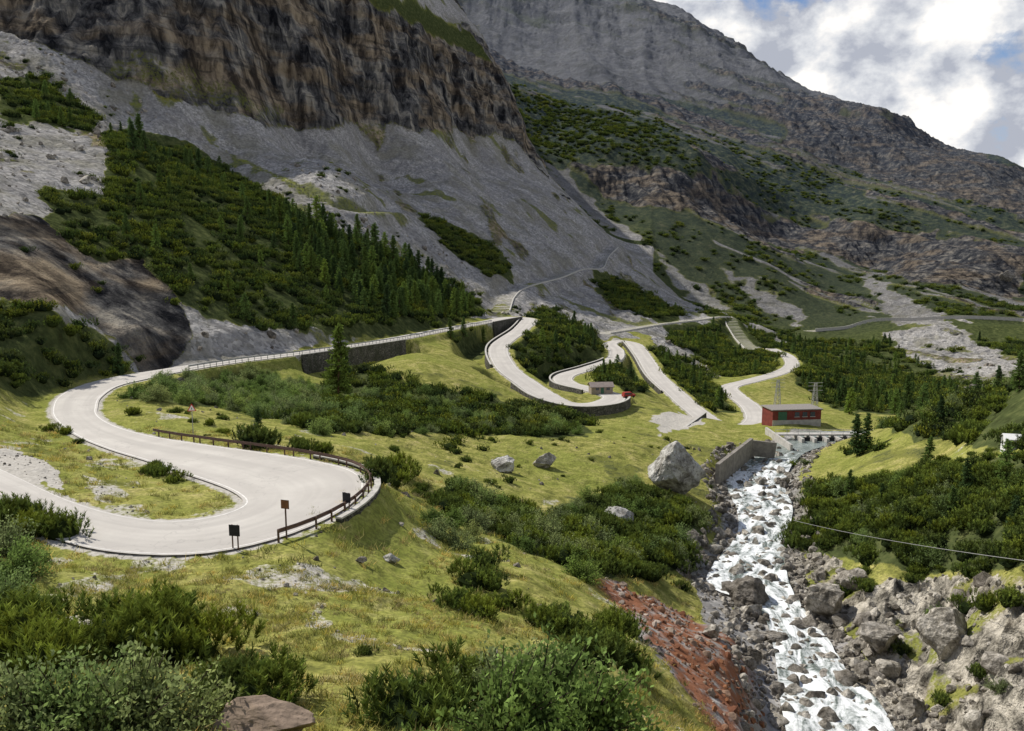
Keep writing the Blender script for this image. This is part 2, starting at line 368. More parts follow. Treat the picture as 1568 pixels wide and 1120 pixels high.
def simple(nm,c,rough=.8,var=.25,sc=3.,bd=.01,spec=.2):
    m,T=newmat(nm);g=T.n('ShaderNodeNewGeometry').outputs['Position']
    nn=T.noise(g,sc,5,.65)
    a=tuple(x*(1-var) for x in c);b=tuple(min(1,x*(1+var)) for x in c)
    out(T,T.ramp(nn,[(.3,a),(.7,b)]),rough,bump(T,nn,bd),spec);return m
mt,T=newmat('terrain_cover')
pos=T.n('ShaderNodeNewGeometry').outputs['Position']
c1=T.attr('cov1');s1=T.n('ShaderNodeSeparateColor');T.l(c1.outputs['Color'],s1.inputs[0])
c2=T.attr('cov2');s2=T.n('ShaderNodeSeparateColor');T.l(c2.outputs['Color'],s2.inputs[0])
c3=T.attr('cov3');s3=T.n('ShaderNodeSeparateColor');T.l(c3.outputs['Color'],s3.inputs[0])
nA=T.noise(pos,.05,5,.6);nB=T.noise(pos,.45,6,.64);nC=T.noise(pos,3.2,4,.68)
jit=T.m('MULTIPLY',T.m('SUBTRACT',T.m('ADD',T.m('MULTIPLY',nB,.6),T.m('MULTIPLY',nC,.4)),.5),1.8)
def sharp(a): return T.ramp(T.m('ADD',a,jit,clamp=True),[(.40,0.),(.62,1.)])
grass=T.ramp(nB,[(.30,(.11,.115,.035)),(.43,(.25,.25,.065)),(.54,(.38,.355,.11)),(.66,(.49,.42,.18)),(.78,(.46,.38,.24))])
grass=T.mix(T.ramp(nA,[(.42,0.),(.60,.6)]),grass,(.22,.26,.05))
grass=T.mix(T.ramp(nC,[(.40,.7),(.60,0.)]),grass,(.11,.115,.035))
vor=T.n('ShaderNodeTexVoronoi',i={'Vector':pos,'Scale':1.1}).outputs['Color']
vs=T.n('ShaderNodeSeparateColor');T.l(vor,vs.inputs[0])
st=T.noise(T.map(pos,(.010,.07,.02),(0,0,math.radians(16))),1.,6,.68,.8)
scree=T.ramp(T.m('ADD',T.m('MULTIPLY',nB,.6),T.m('MULTIPLY',vs.outputs[0],.4)),[(.2,(.17,.162,.152)),(.5,(.34,.327,.31)),(.8,(.56,.535,.50))])
scree=T.mix(T.ramp(st,[(.44,0.),(.60,.55)]),scree,(.17,.163,.16))
scree=T.mix(T.ramp(nA,[(.48,0.),(.62,.45)]),scree,(.17,.16,.10))
rk=T.noise(T.map(pos,(.11,.11,.022)),1.,6,.68,.2)
rk2=T.noise(T.map(pos,(.022,.022,.06)),1.,5,.6)
rk3=T.noise(T.map(pos,(.02,.02,.35)),1.,4,.6,.3)
rock=T.ramp(rk,[(.37,(.02,.021,.025)),(.45,(.085,.083,.085)),(.53,(.20,.193,.183)),(.63,(.50,.455,.38))])
rock=T.mix(T.ramp(rk2,[(.47,0.),(.58,.68)]),rock,T.mix(T.ramp(rk,[(.4,0.),(.58,1.)]),(.095,.074,.055),(.52,.395,.25)))
rock=T.mix(T.ramp(rk3,[(.36,.55),(.48,0.)]),rock,(.045,.045,.046))
shrub=T.ramp(nB,[(.3,(.03,.035,.015)),(.5,(.06,.075,.028)),(.7,(.12,.13,.05))])
shrub=T.mix(T.m('MULTIPLY',s2.outputs[2],3.,clamp=True),shrub,T.ramp(T.noise(pos,.10,6,.74),[(.42,(.018,.03,.014)),(.50,(.06,.085,.03)),(.57,(.135,.15,.055)),(.64,(.24,.23,.13))]))
pale=T.ramp(nC,[(.3,(.32,.30,.265)),(.7,(.54,.51,.46))])
col=grass
col=T.mix(sharp(s1.outputs[1]),col,scree)
col=T.mix(sharp(s1.outputs[2]),col,rock)
col=T.mix(sharp(s2.outputs[0]),col,shrub)
col=T.mix(T.m('MULTIPLY',s3.outputs[2],.40),col,(.02,.024,.034))  # cloud shadow over the far slopes, painted into the base colour
col=T.mix(T.m('MULTIPLY',s2.outputs[2],.40),col,(.16,.20,.28))  # aerial haze painted in as a bluish tint growing with distance
col=T.mix(sharp(s2.outputs[1]),col,pale)
col=T.mix(T.m('MULTIPLY',s3.outputs[0],T.ramp(nB,[(.38,0.),(.50,.92)])),col,(.24,.095,.045))
lim=T.ramp(T.noise(pos,.5,6,.7,.5),[(.38,(.045,.042,.035)),(.47,(.24,.22,.18)),(.6,(.60,.55,.46))])
col=T.mix(T.m('MULTIPLY',T.m('MULTIPLY',s3.outputs[1],sharp(s1.outputs[2])),.9),col,lim)
bh=T.m('ADD',T.m('MULTIPLY',nB,.7),T.m('MULTIPLY',T.noise(pos,.12,7,.74),2.2))
bdist=T.m('MULTIPLY_ADD',s1.outputs[2],3.5,T.m('MULTIPLY_ADD',s2.outputs[2],6.,T.m('MULTIPLY_ADD',s1.outputs[1],.35,.45)))
bdist=T.m('MULTIPLY',bdist,T.m('SUBTRACT',1.,T.m('MULTIPLY',s3.outputs[1],.72)))
out(T,col,.95,bump(T,bh,bdist,1.),.1,True)
# ---------------------------------------------------------------- mesh utils
def rawmesh(nm,V,Fq,mat,smooth=True):
    me=bpy.data.meshes.new(nm);V=np.asarray(V,np.float32);Fq=np.asarray(Fq,np.int32);k=Fq.shape[1]
    me.vertices.add(len(V));me.vertices.foreach_set('co',V.ravel())
    me.loops.add(Fq.size);me.loops.foreach_set('vertex_index',Fq.ravel())
    me.polygons.add(len(Fq));me.polygons.foreach_set('loop_start',np.arange(0,Fq.size,k,dtype=np.int32))
    me.polygons.foreach_set('use_smooth',np.full(len(Fq),smooth))
    me.update(calc_edges=True);me.validate()
    if mat: me.materials.append(mat)
    return me
def link(nm,me,parent=None):
    o=bpy.data.objects.new(nm,me);scene.collection.objects.link(o)
    if parent: o.parent=parent
    return o
def empty(nm,loc=(0,0,0),rz=0):
    o=bpy.data.objects.new(nm,None);scene.collection.objects.link(o);o.location=loc;o.rotation_euler=(0,0,rz);return o
def cattr(me,nm,arr):
    a=me.attributes.new(nm,'FLOAT_COLOR','POINT');c=np.ones((len(arr),4),np.float32);c[:,:3]=arr;a.data.foreach_set('color',c.ravel())
def fattr(me,nm,arr):
    a=me.attributes.new(nm,'FLOAT','POINT');a.data.foreach_set('value',np.asarray(arr,np.float32).ravel())
def gridfaces(nr,nc):
    i=np.arange(nr-1)[:,None]*nc+np.arange(nc-1)[None]
    return np.stack([i,i+1,i+1+nc,i+nc],-1).reshape(-1,4)
me=rawmesh('terrain',np.stack([GX,GY,ZZ],-1).reshape(-1,3),gridfaces(NY,NT),mt)
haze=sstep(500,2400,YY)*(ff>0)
dark=sstep(-20,120,YY-farthr)*(1-.8*sstep(1600,2200,YY))  # weight of the painted cloud shade on the far slopes
cattr(me,'cov1',np.stack([cov['G'],cov['S'],cov['R']],-1).reshape(-1,3))
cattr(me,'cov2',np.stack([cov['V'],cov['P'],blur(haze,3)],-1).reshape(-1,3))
eb=inpoly(eu,ev,[(900,880),(1000,915),(1090,960),(1190,1030),(1210,1130),(1120,1160),(1010,1000),(960,940)])&(YY<110)
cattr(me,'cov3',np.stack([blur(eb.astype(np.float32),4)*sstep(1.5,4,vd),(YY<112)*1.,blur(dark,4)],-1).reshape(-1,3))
link('terrain',me)
# ---------------------------------------------------------------- road
ma,T=newmat('asphalt');g=T.n('ShaderNodeNewGeometry').outputs['Position']
n1=T.noise(g,.25,6,.6);n2=T.noise(g,9,4,.7)
ac=T.attr('across').outputs['Fac'];alo=T.attr('along').outputs['Fac']
wt=T.ramp(T.noise(T.n('ShaderNodeCombineXYZ',i={'X':T.m('MULTIPLY',ac,4.),'Y':T.m('MULTIPLY',alo,.02)}).outputs[0],1.,4),[(.4,0.),(.6,.6)])
cc=T.ramp(T.m('ADD',T.m('MULTIPLY',n1,.7),T.m('MULTIPLY',n2,.3)),[(.3,(.43,.40,.365)),(.7,(.57,.54,.49))])
cc=T.mix(wt,cc,(.39,.365,.335))
ckv=T.n('ShaderNodeVectorMath',operation='ADD');T.l(T.n('ShaderNodeCombineXYZ',i={'X':T.m('MULTIPLY',ac,1.5),'Y':T.m('MULTIPLY',alo,.06)}).outputs[0],ckv.inputs[0])
T.l(T.n('ShaderNodeTexNoise',i={'Vector':g,'Scale':.4,'Detail':4}).outputs['Color'],ckv.inputs[1])
ck=T.n('ShaderNodeTexVoronoi',feature='DISTANCE_TO_EDGE',i={'Vector':ckv.outputs[0],'Scale':1.}).outputs['Distance']
cc=T.mix(T.ramp(ck,[(.003,.3),(.012,0.)]),cc,(.26,.245,.23))
out(T,cc,.85,bump(T,n2,.004),.2)
def strip(nm,L,R,mat,nc,dz=0):
    s=np.linspace(0,1,nc)[None,:,None];V=(L[:,None]*(1-s)+R[:,None]*s);V[...,2]+=dz
    me=rawmesh(nm,V.reshape(-1,3),gridfaces(len(L),nc)[:,::-1],mat)
    al=np.r_[0,np.cumsum(np.linalg.norm(np.diff((L+R)/2,axis=0),axis=1))]
    fattr(me,'across',np.tile(np.linspace(0,1,nc),(len(L),1)));fattr(me,'along',np.tile(al[:,None],(1,nc)))
    return me
link('mountain_road',strip('mountain_road',RL,RR,ma,9))
dirv=(RR-RL);wd=np.linalg.norm(dirv,axis=1)[:,None];dirn=dirv/wd
ml=simple('road_line_paint',(.68,.66,.62),.7,.2,2.)
a=strip('e1',RL+dirn*.25,RL+dirn*.37,ml,2,.006);b=strip('e2',RR-dirn*.37,RR-dirn*.25,ml,2,.006)
pe=empty('road_edge_marking');link('line_a',a,pe);link('line_b',b,pe)
# ---------------------------------------------------------------- river
mw,T=newmat('river_water')
ac=T.attr('across').outputs['Fac'];al=T.attr('along').outputs['Fac'];g=T.n('ShaderNodeNewGeometry').outputs['Position']
vv=T.n('ShaderNodeCombineXYZ',i={'X':T.m('MULTIPLY',ac,4.),'Y':T.m('MULTIPLY',al,.16)}).outputs[0]
f1=T.noise(vv,1.,7,.66,1.4);f2=T.noise(g,2.2,5,.7)
fo=T.m('ADD',T.m('MULTIPLY',f1,.8),T.m('MULTIPLY',f2,.3))
calm=T.ramp(T.m('DIVIDE',al,150.),[(.70,0.),(.85,.2)])
foam=T.ramp(T.m('SUBTRACT',fo,calm),[(.46,0.),(.60,1.)])
colw=T.mix(foam,T.ramp(f1,[(.35,(.11,.135,.115)),(.55,(.24,.28,.26))]),(.84,.86,.86))
out(T,colw,T.m('MULTIPLY_ADD',foam,.5,.18),bump(T,fo,.4,.8),.5)
me=strip('river',VL,VR,mw,30)
V=np.empty(len(me.vertices)*3,np.float32);me.vertices.foreach_get('co',V);V=V.reshape(-1,3)
V[:,2]+=fbm(V[:,0]/2.2,V[:,1]/2.2,4,77)*.45*(V[:,1]<158)
me.vertices.foreach_set('co',V.ravel());link('river',me)
# ---------------------------------------------------------------- foliage prototypes
def foliage_mat(nm,tr=.25,hv=.25):
    m,T=newmat(nm);c=T.attr('col').outputs['Color'];r=T.n('ShaderNodeObjectInfo').outputs['Random']
    c=T.mix(1.,c,T.ramp(r,[(0.,(1-hv,1-hv,.9)),(.5,(1.,1.,1.)),(.8,(1+hv,1+hv*.7,1.)),(1.,(1+hv*1.6,1+hv,.9))]),'MULTIPLY')
    d=T.n('ShaderNodeBsdfDiffuse');T.l(c,d.inputs[0]);o=T.n('ShaderNodeOutputMaterial')
    if tr>0:
        t=T.n('ShaderNodeBsdfTranslucent');mx=T.n('ShaderNodeMixShader');mx.inputs[0].default_value=tr
        T.l(c,t.inputs[0]);T.l(d.outputs[0],mx.inputs[1]);T.l(t.outputs[0],mx.inputs[2]);T.l(mx.outputs[0],o.inputs[0])
    else: T.l(d.outputs[0],o.inputs[0])
    return m
mfol=foliage_mat('needle_foliage',.18,.3);mfar=foliage_mat('scrub_foliage',0,.4);mleaf=foliage_mat('leaf_foliage',.35,.15);mgr=foliage_mat('grass_blades',.3,.3)
def tris(base,dirs,width,col):
    nrm=np.cross(dirs,rng.normal(size=dirs.shape));nrm/=np.linalg.norm(nrm,axis=1)[:,None]+1e-9
    w=np.asarray(width).reshape(-1,1)*nrm
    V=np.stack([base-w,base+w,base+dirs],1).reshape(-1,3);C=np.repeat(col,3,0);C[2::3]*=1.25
    return V,C
def proto(nm,Vs,Cs,mat):
    V=np.vstack(Vs);C=np.vstack(Cs);F3=np.arange(len(V)).reshape(-1,3)
    me=rawmesh(nm,V,F3,mat,False);cattr(me,'col',C);return bpy.data.objects.new(nm,me)
def ico(sub):
    import bmesh
    bm=bmesh.new();bmesh.ops.create_icosphere(bm,subdivisions=sub,radius=1);V=np.array([v.co[:] for v in bm.verts]);Fc=np.array([[v.index for v in f.verts] for f in bm.faces]);bm.free();return V,Fc
def tube(p,q,r0,r1,k=5):
    d=unit(q-p);a=unit(np.cross(d,[.3,.5,.81]));b=np.cross(d,a);an=np.arange(k)*2*np.pi/k
    A=p+r0*(np.cos(an)[:,None]*a+np.sin(an)[:,None]*b);B=q+r1*(np.cos(an)[:,None]*a+np.sin(an)[:,None]*b)
    o=[]
    for i in range(k):
        j=(i+1)%k;o+= [A[i],A[j],B[j],A[i],B[j],B[i]]
    return np.array(o)
def mugo(nm,ns=200,nn=22,wn=.018,mat=None,gain=1.,cb=(.10,.14,.036)):
    Vs=[];Cs=[]
    lobes=rng.normal(size=(7,3))*[.5,.5,.1];lobes[:,2]=np.abs(lobes[:,2])
    iv,ifc=ico(2);iv=iv*[.62,.62,.45]+[0,0,.25];iv*=1+.15*rng.normal(size=(len(iv),1))
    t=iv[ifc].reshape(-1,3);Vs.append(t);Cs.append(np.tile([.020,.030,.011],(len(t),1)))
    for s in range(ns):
        l=lobes[rng.integers(7)];th=rng.random()*2*np.pi;ph=np.arccos(rng.random()**.8)
        o=np.array([np.sin(ph)*np.cos(th),np.sin(ph)*np.sin(th),np.cos(ph)])
        rad=.38+.2*rng.random();b=l+o*rad*np.array([1,1,1.15]);b[2]=max(b[2],.03)
        ax=unit(o*.55+np.array([0,0,.9])+rng.normal(size=3)*.15);L=.26+.16*rng.random()
        k=rng.random(nn)[:,None];base=b+ax*L*k
        ra=unit(np.cross(np.tile(ax,(nn,1)),rng.normal(size=(nn,3))))
        dr=unit(ra*.65+ax*.8)*(.13+.05*rng.random((nn,1)))
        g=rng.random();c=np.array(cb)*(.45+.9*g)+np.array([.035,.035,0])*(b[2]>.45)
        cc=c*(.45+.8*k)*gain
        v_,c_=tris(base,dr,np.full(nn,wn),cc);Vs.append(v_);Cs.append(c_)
    return proto(nm,Vs,Cs,mat or mfol)
def conifer(nm,lay=24,wid=.21,cb=(.10,.155,.045)):
    Vs=[];Cs=[];
    p=np.array([0,0,-.03]);q=np.array([.01,.0,.98]);tv=tube(p,q,.018,.003,6);Vs.append(tv);Cs.append(np.tile([.09,.065,.05],(len(tv),1)))
    for i in range(lay):
        h=.08+.9*(i/lay)**.95;nb=rng.integers(6,10);R=wid*(1-h)**.75*(.75+.5*rng.random())+.015
        for j in range(nb):
            if rng.random()<.08: continue
            th=rng.random()*2*np.pi;rr=R*(.7+.5*rng.random());d=np.array([np.cos(th),np.sin(th),.12-.25*(1-h)])
            b0=np.array([0,0,h+.02*rng.normal()]);tip=b0+d*rr
            br=tube(b0,tip,.004,.001,3);Vs.append(br);Cs.append(np.tile([.06,.045,.03],(len(br),1)))
            m=int(22*(.5+rr/wid));k=(rng.random(m)**.7)[:,None]
            base=b0+d*rr*k+rng.normal(size=(m,3))*[.008,.008,.005]
            dr=unit(rng.normal(size=(m,3))+d*.6+[0,0,.25])*(.03+.02*rng.random((m,1)))
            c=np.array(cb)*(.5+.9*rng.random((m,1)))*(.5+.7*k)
            v_,c_=tris(base,dr,np.full(m,.010),c);Vs.append(v_);Cs.append(c_)
    return proto(nm,Vs,Cs,mfol)
def shrub(nm,ns=60,nl=80,cb=(.24,.33,.11)):
    Vs=[];Cs=[]
    lob=unit(rng.normal(size=(9,3))+[0,0,.7])
    for s in range(ns):
        o=unit(lob[rng.integers(9)]+rng.normal(size=3)*.35);o[2]=abs(o[2]);o=o*[1,1,1.1]
        L=.6+.5*rng.random();p=o*.05*[1,1,0];mid=o*L*.5+[0,0,.08];q_=o*L
        for a_,b_ in ((p,mid),(mid,q_)):
            tv=tube(np.array(a_),np.array(b_),.012,.006,3);Vs.append(tv);Cs.append(np.tile([.09,.075,.055],(len(tv),1)))
        k=(.25+.75*rng.random(nl))[:,None];base=q_*k+rng.normal(size=(nl,3))*.085;base[:,2]=np.maximum(base[:,2],.02)
        dr=unit(rng.normal(size=(nl,3))+[0,0,.6]+o*.5)*(.065+.035*rng.random((nl,1)))
        sd=unit(np.cross(dr,rng.normal(size=dr.shape)))*.022
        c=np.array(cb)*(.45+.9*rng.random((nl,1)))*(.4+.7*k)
        V=np.stack([base,base+dr*.5-sd,base+dr,base,base+dr,base+dr*.5+sd],1).reshape(-1,3)
        Vs.append(V);Cs.append(np.repeat(c,6,0))
    return proto(nm,Vs,Cs,mleaf)
def tuft(nm,nb=30,cb=(.32,.31,.085)):
    b=rng.normal(size=(nb,3))*[.16,.16,0];d=rng.normal(size=(nb,3))*[.12,.12,.03]+[0,0,.22];d*=(.6+.7*rng.random((nb,1)))
    c=np.array(cb)*(.45+.9*rng.random((nb,1)));c=c+(rng.random((nb,1))<.3)*np.array([.15,.11,.05])
    V,C=tris(b-[0,0,.02],d,np.full(nb,.014),c);return proto(nm,[V],[C],mgr)
mrock,T=newmat('limestone_rock');g=T.n('ShaderNodeNewGeometry').outputs['Position'];r=T.n('ShaderNodeObjectInfo').outputs['Random']
n1=T.noise(g,.9,6,.68,.4);n2=T.noise(g,6,4,.7)
cc=T.ramp(n1,[(.34,(.10,.092,.08)),(.47,(.31,.295,.265)),(.62,(.62,.60,.56))])
cc=T.mix(T.ramp(n2,[(.35,.7),(.5,0.)]),cc,(.10,.095,.075));cc=T.mix(1.,cc,T.ramp(r,[(0.,(.38,.35,.32)),(.6,(.75,.71,.66)),(1.,(1.05,1.01,.94))]),'MULTIPLY')
out(T,cc,.9,bump(T,T.m('ADD',n1,T.m('MULTIPLY',n2,.3)),.3),.15)
mrust_r,T=newmat('iron_stained_rock');g=T.n('ShaderNodeNewGeometry').outputs['Position'];r=T.n('ShaderNodeObjectInfo').outputs['Random']
out(T,T.ramp(r,[(0.,(.14,.06,.035)),(.4,(.26,.12,.06)),(.7,(.22,.17,.13)),(1.,(.36,.30,.25))]),.9,bump(T,T.noise(g,2.,5,.7),.1),.1)
def rockmesh(nm,sub=4,seed=0,mat=None):
    r=np.random.default_rng(seed);V,Fc=ico(sub)
    for k in range(20):
        n_=unit(r.normal(size=3));d=.48+.34*r.random();e=V@n_-d;V=V-np.outer(np.maximum(e,0)*.96,n_)
    V*=1+.13*ridged(V[:,0]*1.5+seed*3.1+V[:,2],V[:,1]*1.5+V[:,2]*1.3,5,seed)[:,None]
    V=V*[1.15,.95,.85]*(.8+.4*r.random(3));return rawmesh(nm,V,Fc,mat or mrock,False)
def rockproto(nm,seed,mat=None): return bpy.data.objects.new(nm,rockmesh(nm,3,seed,mat))
def coll(nm,obs):
    c=bpy.data.collections.new(nm)
    for o in obs: c.objects.link(o)
    return c
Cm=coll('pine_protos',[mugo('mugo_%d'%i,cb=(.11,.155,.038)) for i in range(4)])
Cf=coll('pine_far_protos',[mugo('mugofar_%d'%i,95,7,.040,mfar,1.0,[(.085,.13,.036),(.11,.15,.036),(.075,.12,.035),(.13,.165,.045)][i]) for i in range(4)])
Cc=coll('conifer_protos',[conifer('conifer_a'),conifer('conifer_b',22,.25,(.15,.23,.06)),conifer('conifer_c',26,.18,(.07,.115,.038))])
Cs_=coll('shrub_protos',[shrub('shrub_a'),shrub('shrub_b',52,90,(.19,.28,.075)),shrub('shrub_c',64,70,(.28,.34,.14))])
Cg=coll('grass_protos',[tuft('tuft_a'),tuft('tuft_b',26,(.25,.27,.065)),tuft('tuft_c',36,(.44,.38,.16)),tuft('tuft_d',28,(.16,.185,.045))])
Cr=coll('rock_protos',[rockproto('rock_%d'%i,i+5) for i in range(6)])
Crr=coll('stained_rock_protos',[rockproto('stained_rock_%d'%i,i+25,mrust_r) for i in range(4)])
def scatter(nm,P,sc,C,tilt=.08):
    P=np.asarray(P,np.float32);n_=len(P)
    if n_==0: return
    me=bpy.data.meshes.new(nm);me.vertices.add(n_);me.vertices.foreach_set('co',P.ravel())
    R=np.stack([rng.normal(size=n_)*tilt,rng.normal(size=n_)*tilt,rng.random(n_)*6.283],1)
    a=me.attributes.new('rot','FLOAT_VECTOR','POINT');a.data.foreach_set('vector',R.astype(np.float32).ravel())
    a=me.attributes.new('sc','FLOAT','POINT');a.data.foreach_set('value',np.asarray(sc,np.float32).ravel())
    a=me.attributes.new('idx','INT','POINT');a.data.foreach_set('value',rng.integers(0,len(C.objects),n_).astype(np.int32))
    o=link(nm,me);md=o.modifiers.new('inst','NODES');ng=bpy.data.node_groups.new(nm,'GeometryNodeTree')
    ng.interface.new_socket('Geometry',in_out='INPUT',socket_type='NodeSocketGeometry');ng.interface.new_socket('Geometry',in_out='OUTPUT',socket_type='NodeSocketGeometry')
    N=ng.nodes;gi=N.new('NodeGroupInput');go=N.new('NodeGroupOutput');ip=N.new('GeometryNodeInstanceOnPoints');ci=N.new('GeometryNodeCollectionInfo')
    ci.inputs['Collection'].default_value=C;ci.inputs['Separate Children'].default_value=True;ci.inputs['Reset Children'].default_value=True
    ip.inputs['Pick Instance'].default_value=True
    def na(t,n):
        k=N.new('GeometryNodeInputNamedAttribute');k.data_type=t;k.inputs['Name'].default_value=n
        return [q_ for q_ in k.outputs if q_.enabled and q_.name=='Attribute'][0]
    L=ng.links;L.new(gi.outputs[0],ip.inputs['Points']);L.new(ci.outputs[0],ip.inputs['Instance']);L.new(na('INT','idx'),ip.inputs['Instance Index'])
    L.new(na('FLOAT_VECTOR','rot'),ip.inputs['Rotation']);L.new(na('FLOAT','sc'),ip.inputs['Scale']);L.new(ip.outputs[0],go.inputs[0])
    md.node_group=ng;print(nm,n_);return o
def cand(dens,y0,y1,t0=-.75,t1=.75):
    n_=int(dens*(t1-t0)*(y1*y1-y0*y0)/2);y=np.sqrt(rng.random(n_)*(y1*y1-y0*y0)+y0*y0);t=rng.random(n_)*(t1-t0)+t0
    z=samp(ZZ,t,y);return t*y,y,z,t
rclear=np.zeros(XX.shape);_u,_v=proj(XX,YY,ZZ)
rclear[(YY>380)&(YY<900)&(_u>1225)&(_v>484)&(_v<522)]=1
def ok(t,y,m=1.2): return (samp(rd,t,y)>m)&(samp(vd,t,y)>1.5)&(samp(trd,t,y)>np.where(y>380,8,2))&(samp(wdist,t,y)>.6)&(samp(rclear,t,y)<.5)
PP=[];SS=[]
for vi,(pl,a,b) in enumerate(VEG):
    us=[p[0] for p in pl];t0=max(-.95,(min(us)-CU)/F-.06);t1=min(.95,(max(us)-CU)/F+.06)
    dens={0:.36,1:.19,2:.10,3:.035}[0 if b<=150 else 1 if b<=215 else 2 if b<=620 else 3]
    if vi in (0,2): dens*=1.2
    if a>=900: dens=.010
    x,y,z,t=cand(dens,a,b,t0,t1);u,v=proj(x,y,z)
    u=u+14*pn(x/9,y/9,3);v=v+9*pn(x/9,y/9,4)
    k=inpoly(u,v,pl)&ok(t,y,1.8)&(fbm(x/14,y/14,3,91)>(-.22))
    x,y,z=x[k],y[k],z[k];s=(.7+.9*rng.random(len(x)))*np.interp(y,[60,140,300,600,1200],[1.1,1.35,1.8,2.3,3.6])
    PP.append(np.stack([x,y,z-.1*s],1));SS.append(s)
x,y,z,t=cand(.014,600,1500,.0,.75);k=(samp(cov['V'],t,y)>.45)&(samp(ff,t,y)>0)&(fbm(x/60,y/60,4,23)>0)&ok(t,y)
PP.append(np.stack([x,y,z-.4],1)[k]);SS.append((1.8+2.2*rng.random(k.sum())))
x,y,z,t=cand(.035,280,620,.25,.75);k=(samp(cov['V'],t,y)>.45)&ok(t,y,2)
PP.append(np.stack([x,y,z-.3],1)[k]);SS.append((1.2+2.*rng.random(k.sum())))
x,y,z,t=cand(.014,100,520);g_=samp(cov['S'],t,y)+samp(cov['R'],t,y);k=(g_>.4)&ok(t,y,3)&(fbm(x/30,y/30,3,15)>.05)&(y<420)
PP.append(np.stack([x,y,z-.2],1)[k]);SS.append(.6+1.5*rng.random(k.sum()))
x,y,z,t=cand(.04,75,160,-.5,.3);k=(samp(cov['G'],t,y)>.6)&ok(t,y,3)&(fbm(x/12,y/12,3,19)>.05)
PP.append(np.stack([x,y,z-.1],1)[k]);SS.append(.3+.6*rng.random(k.sum()))
x,y,z,t=cand(.10,45,110,.33,.75);k=(samp(cov['G'],t,y)>.3)&ok(t,y,3)&(samp(vd,t,y)>4)
PP.append(np.stack([x,y,z-.1],1)[k]);SS.append(.5+.9*rng.random(k.sum()))
man=[(205,1010,2.1),(255,1005,2.0),(175,985,1.5),(290,1005,1.7),(230,980,1.9),(640,1125,1.7),(670,1110,1.4),(620,1110,1.2),(25,800,1.7),(60,815,1.5),(95,822,1.6),(5,800,2.),(40,1010,1.8),(80,1030,1.7),(10,980,2.),
(225,725,.9),(245,728,1.1),(265,738,.9),(238,715,.7),(390,685,2.3),(400,1090,1.3),(350,1080,1.3),(375,1060,1.1),(870,970,1.6),(930,985,1.8),(900,1020,1.7),(955,1020,1.5),(840,965,1.4),(720,1050,1.1),(960,970,1.4),(900,985,1.5),
(595,720,2.0),(580,735,1.6),(610,730,1.8),(600,745,1.6),(690,690,1.6),(700,680,1.4),(740,690,1.),(560,1000,.4),(205,635,1.0),(225,610,1.4),(240,605,1.6),(210,605,1.3),(100,665,.9),(75,660,.9),(120,680,.6),
(460,690,1.5),(490,695,1.3),(680,770,1.5),(720,900,1.5),(740,870,1.4),(700,930,1.2),(735,950,1.3),(770,930,1.2),(750,900,1.3),(1320,690,2.2),(1300,695,1.6),(1345,690,1.8),(1215,715,1.3),(1235,712,1.1),(1480,940,1.2),(1510,930,1.4),(1545,925,1.5),(1330,905,1.),(1380,1000,1.),(1500,1040,1.1)]
for u,v,s in man:
    p=hit(u,v);PP.append((p-[0,0,.1])[None]);SS.append(np.array([s]))
PP=np.vstack(PP);SS=np.concatenate(SS);fr=PP[:,1]>118
scatter('dwarf_pine_scrub',PP[~fr],SS[~fr],Cm);scatter('dwarf_pine_scrub',PP[fr],SS[fr],Cf)
sh=[(820,1130,2.6),(770,1100,2.1),(870,1100,2.2),(800,1050,1.8),(840,1050,1.8),(760,1140,2.2),(890,1140,2.2),(120,1120,2.0),(200,1130,2.0),(260,1120,1.7),(60,1130,1.9),(170,1090,1.4),(20,890,2.0),(10,850,2.2),(5,940,2.),(30,870,1.7),
(780,815,1.9),(800,835,1.9),(745,805,1.7),(670,825,1.9),(690,805,1.7),(655,800,1.6),(700,840,1.6),(720,825,1.6),(340,620,1.8),(380,625,2.0),(420,640,1.9),(310,615,1.6),(280,600,1.6),(360,600,2.),(1010,800,2.2),(970,790,2.4),(1040,830,2.2),(1000,850,2.2),(950,860,2.),(1530,1060,1.),(1440,950,1.4)]
P=[];S=[]
for u,v,s in sh: P.append(hit(u,v)-[0,0,.1]);S.append(s)
x,y,z,t=cand(.06,60,165,-.3,.7);k=(samp(cov['V'],t,y)>.5)&ok(t,y,2)&(rng.random(len(x))<np.where(t<.26,1,.35))
x2,y2,z2,t2=cand(.16,100,170,-.5,-.2);u,v=proj(x2,y2,z2);k2=inpoly(u+8*pn(x2/7,y2/7,3),v,WIL)&ok(t2,y2,2.5)
P=np.vstack([np.array(P),np.stack([x,y,z],1)[k],np.stack([x2,y2,z2],1)[k2]]);S=np.r_[S,1.2+1.2*rng.random(k.sum()),1.0+1.5*rng.random(k2.sum())]
scatter('willow_shrub',P,S,Cs_)
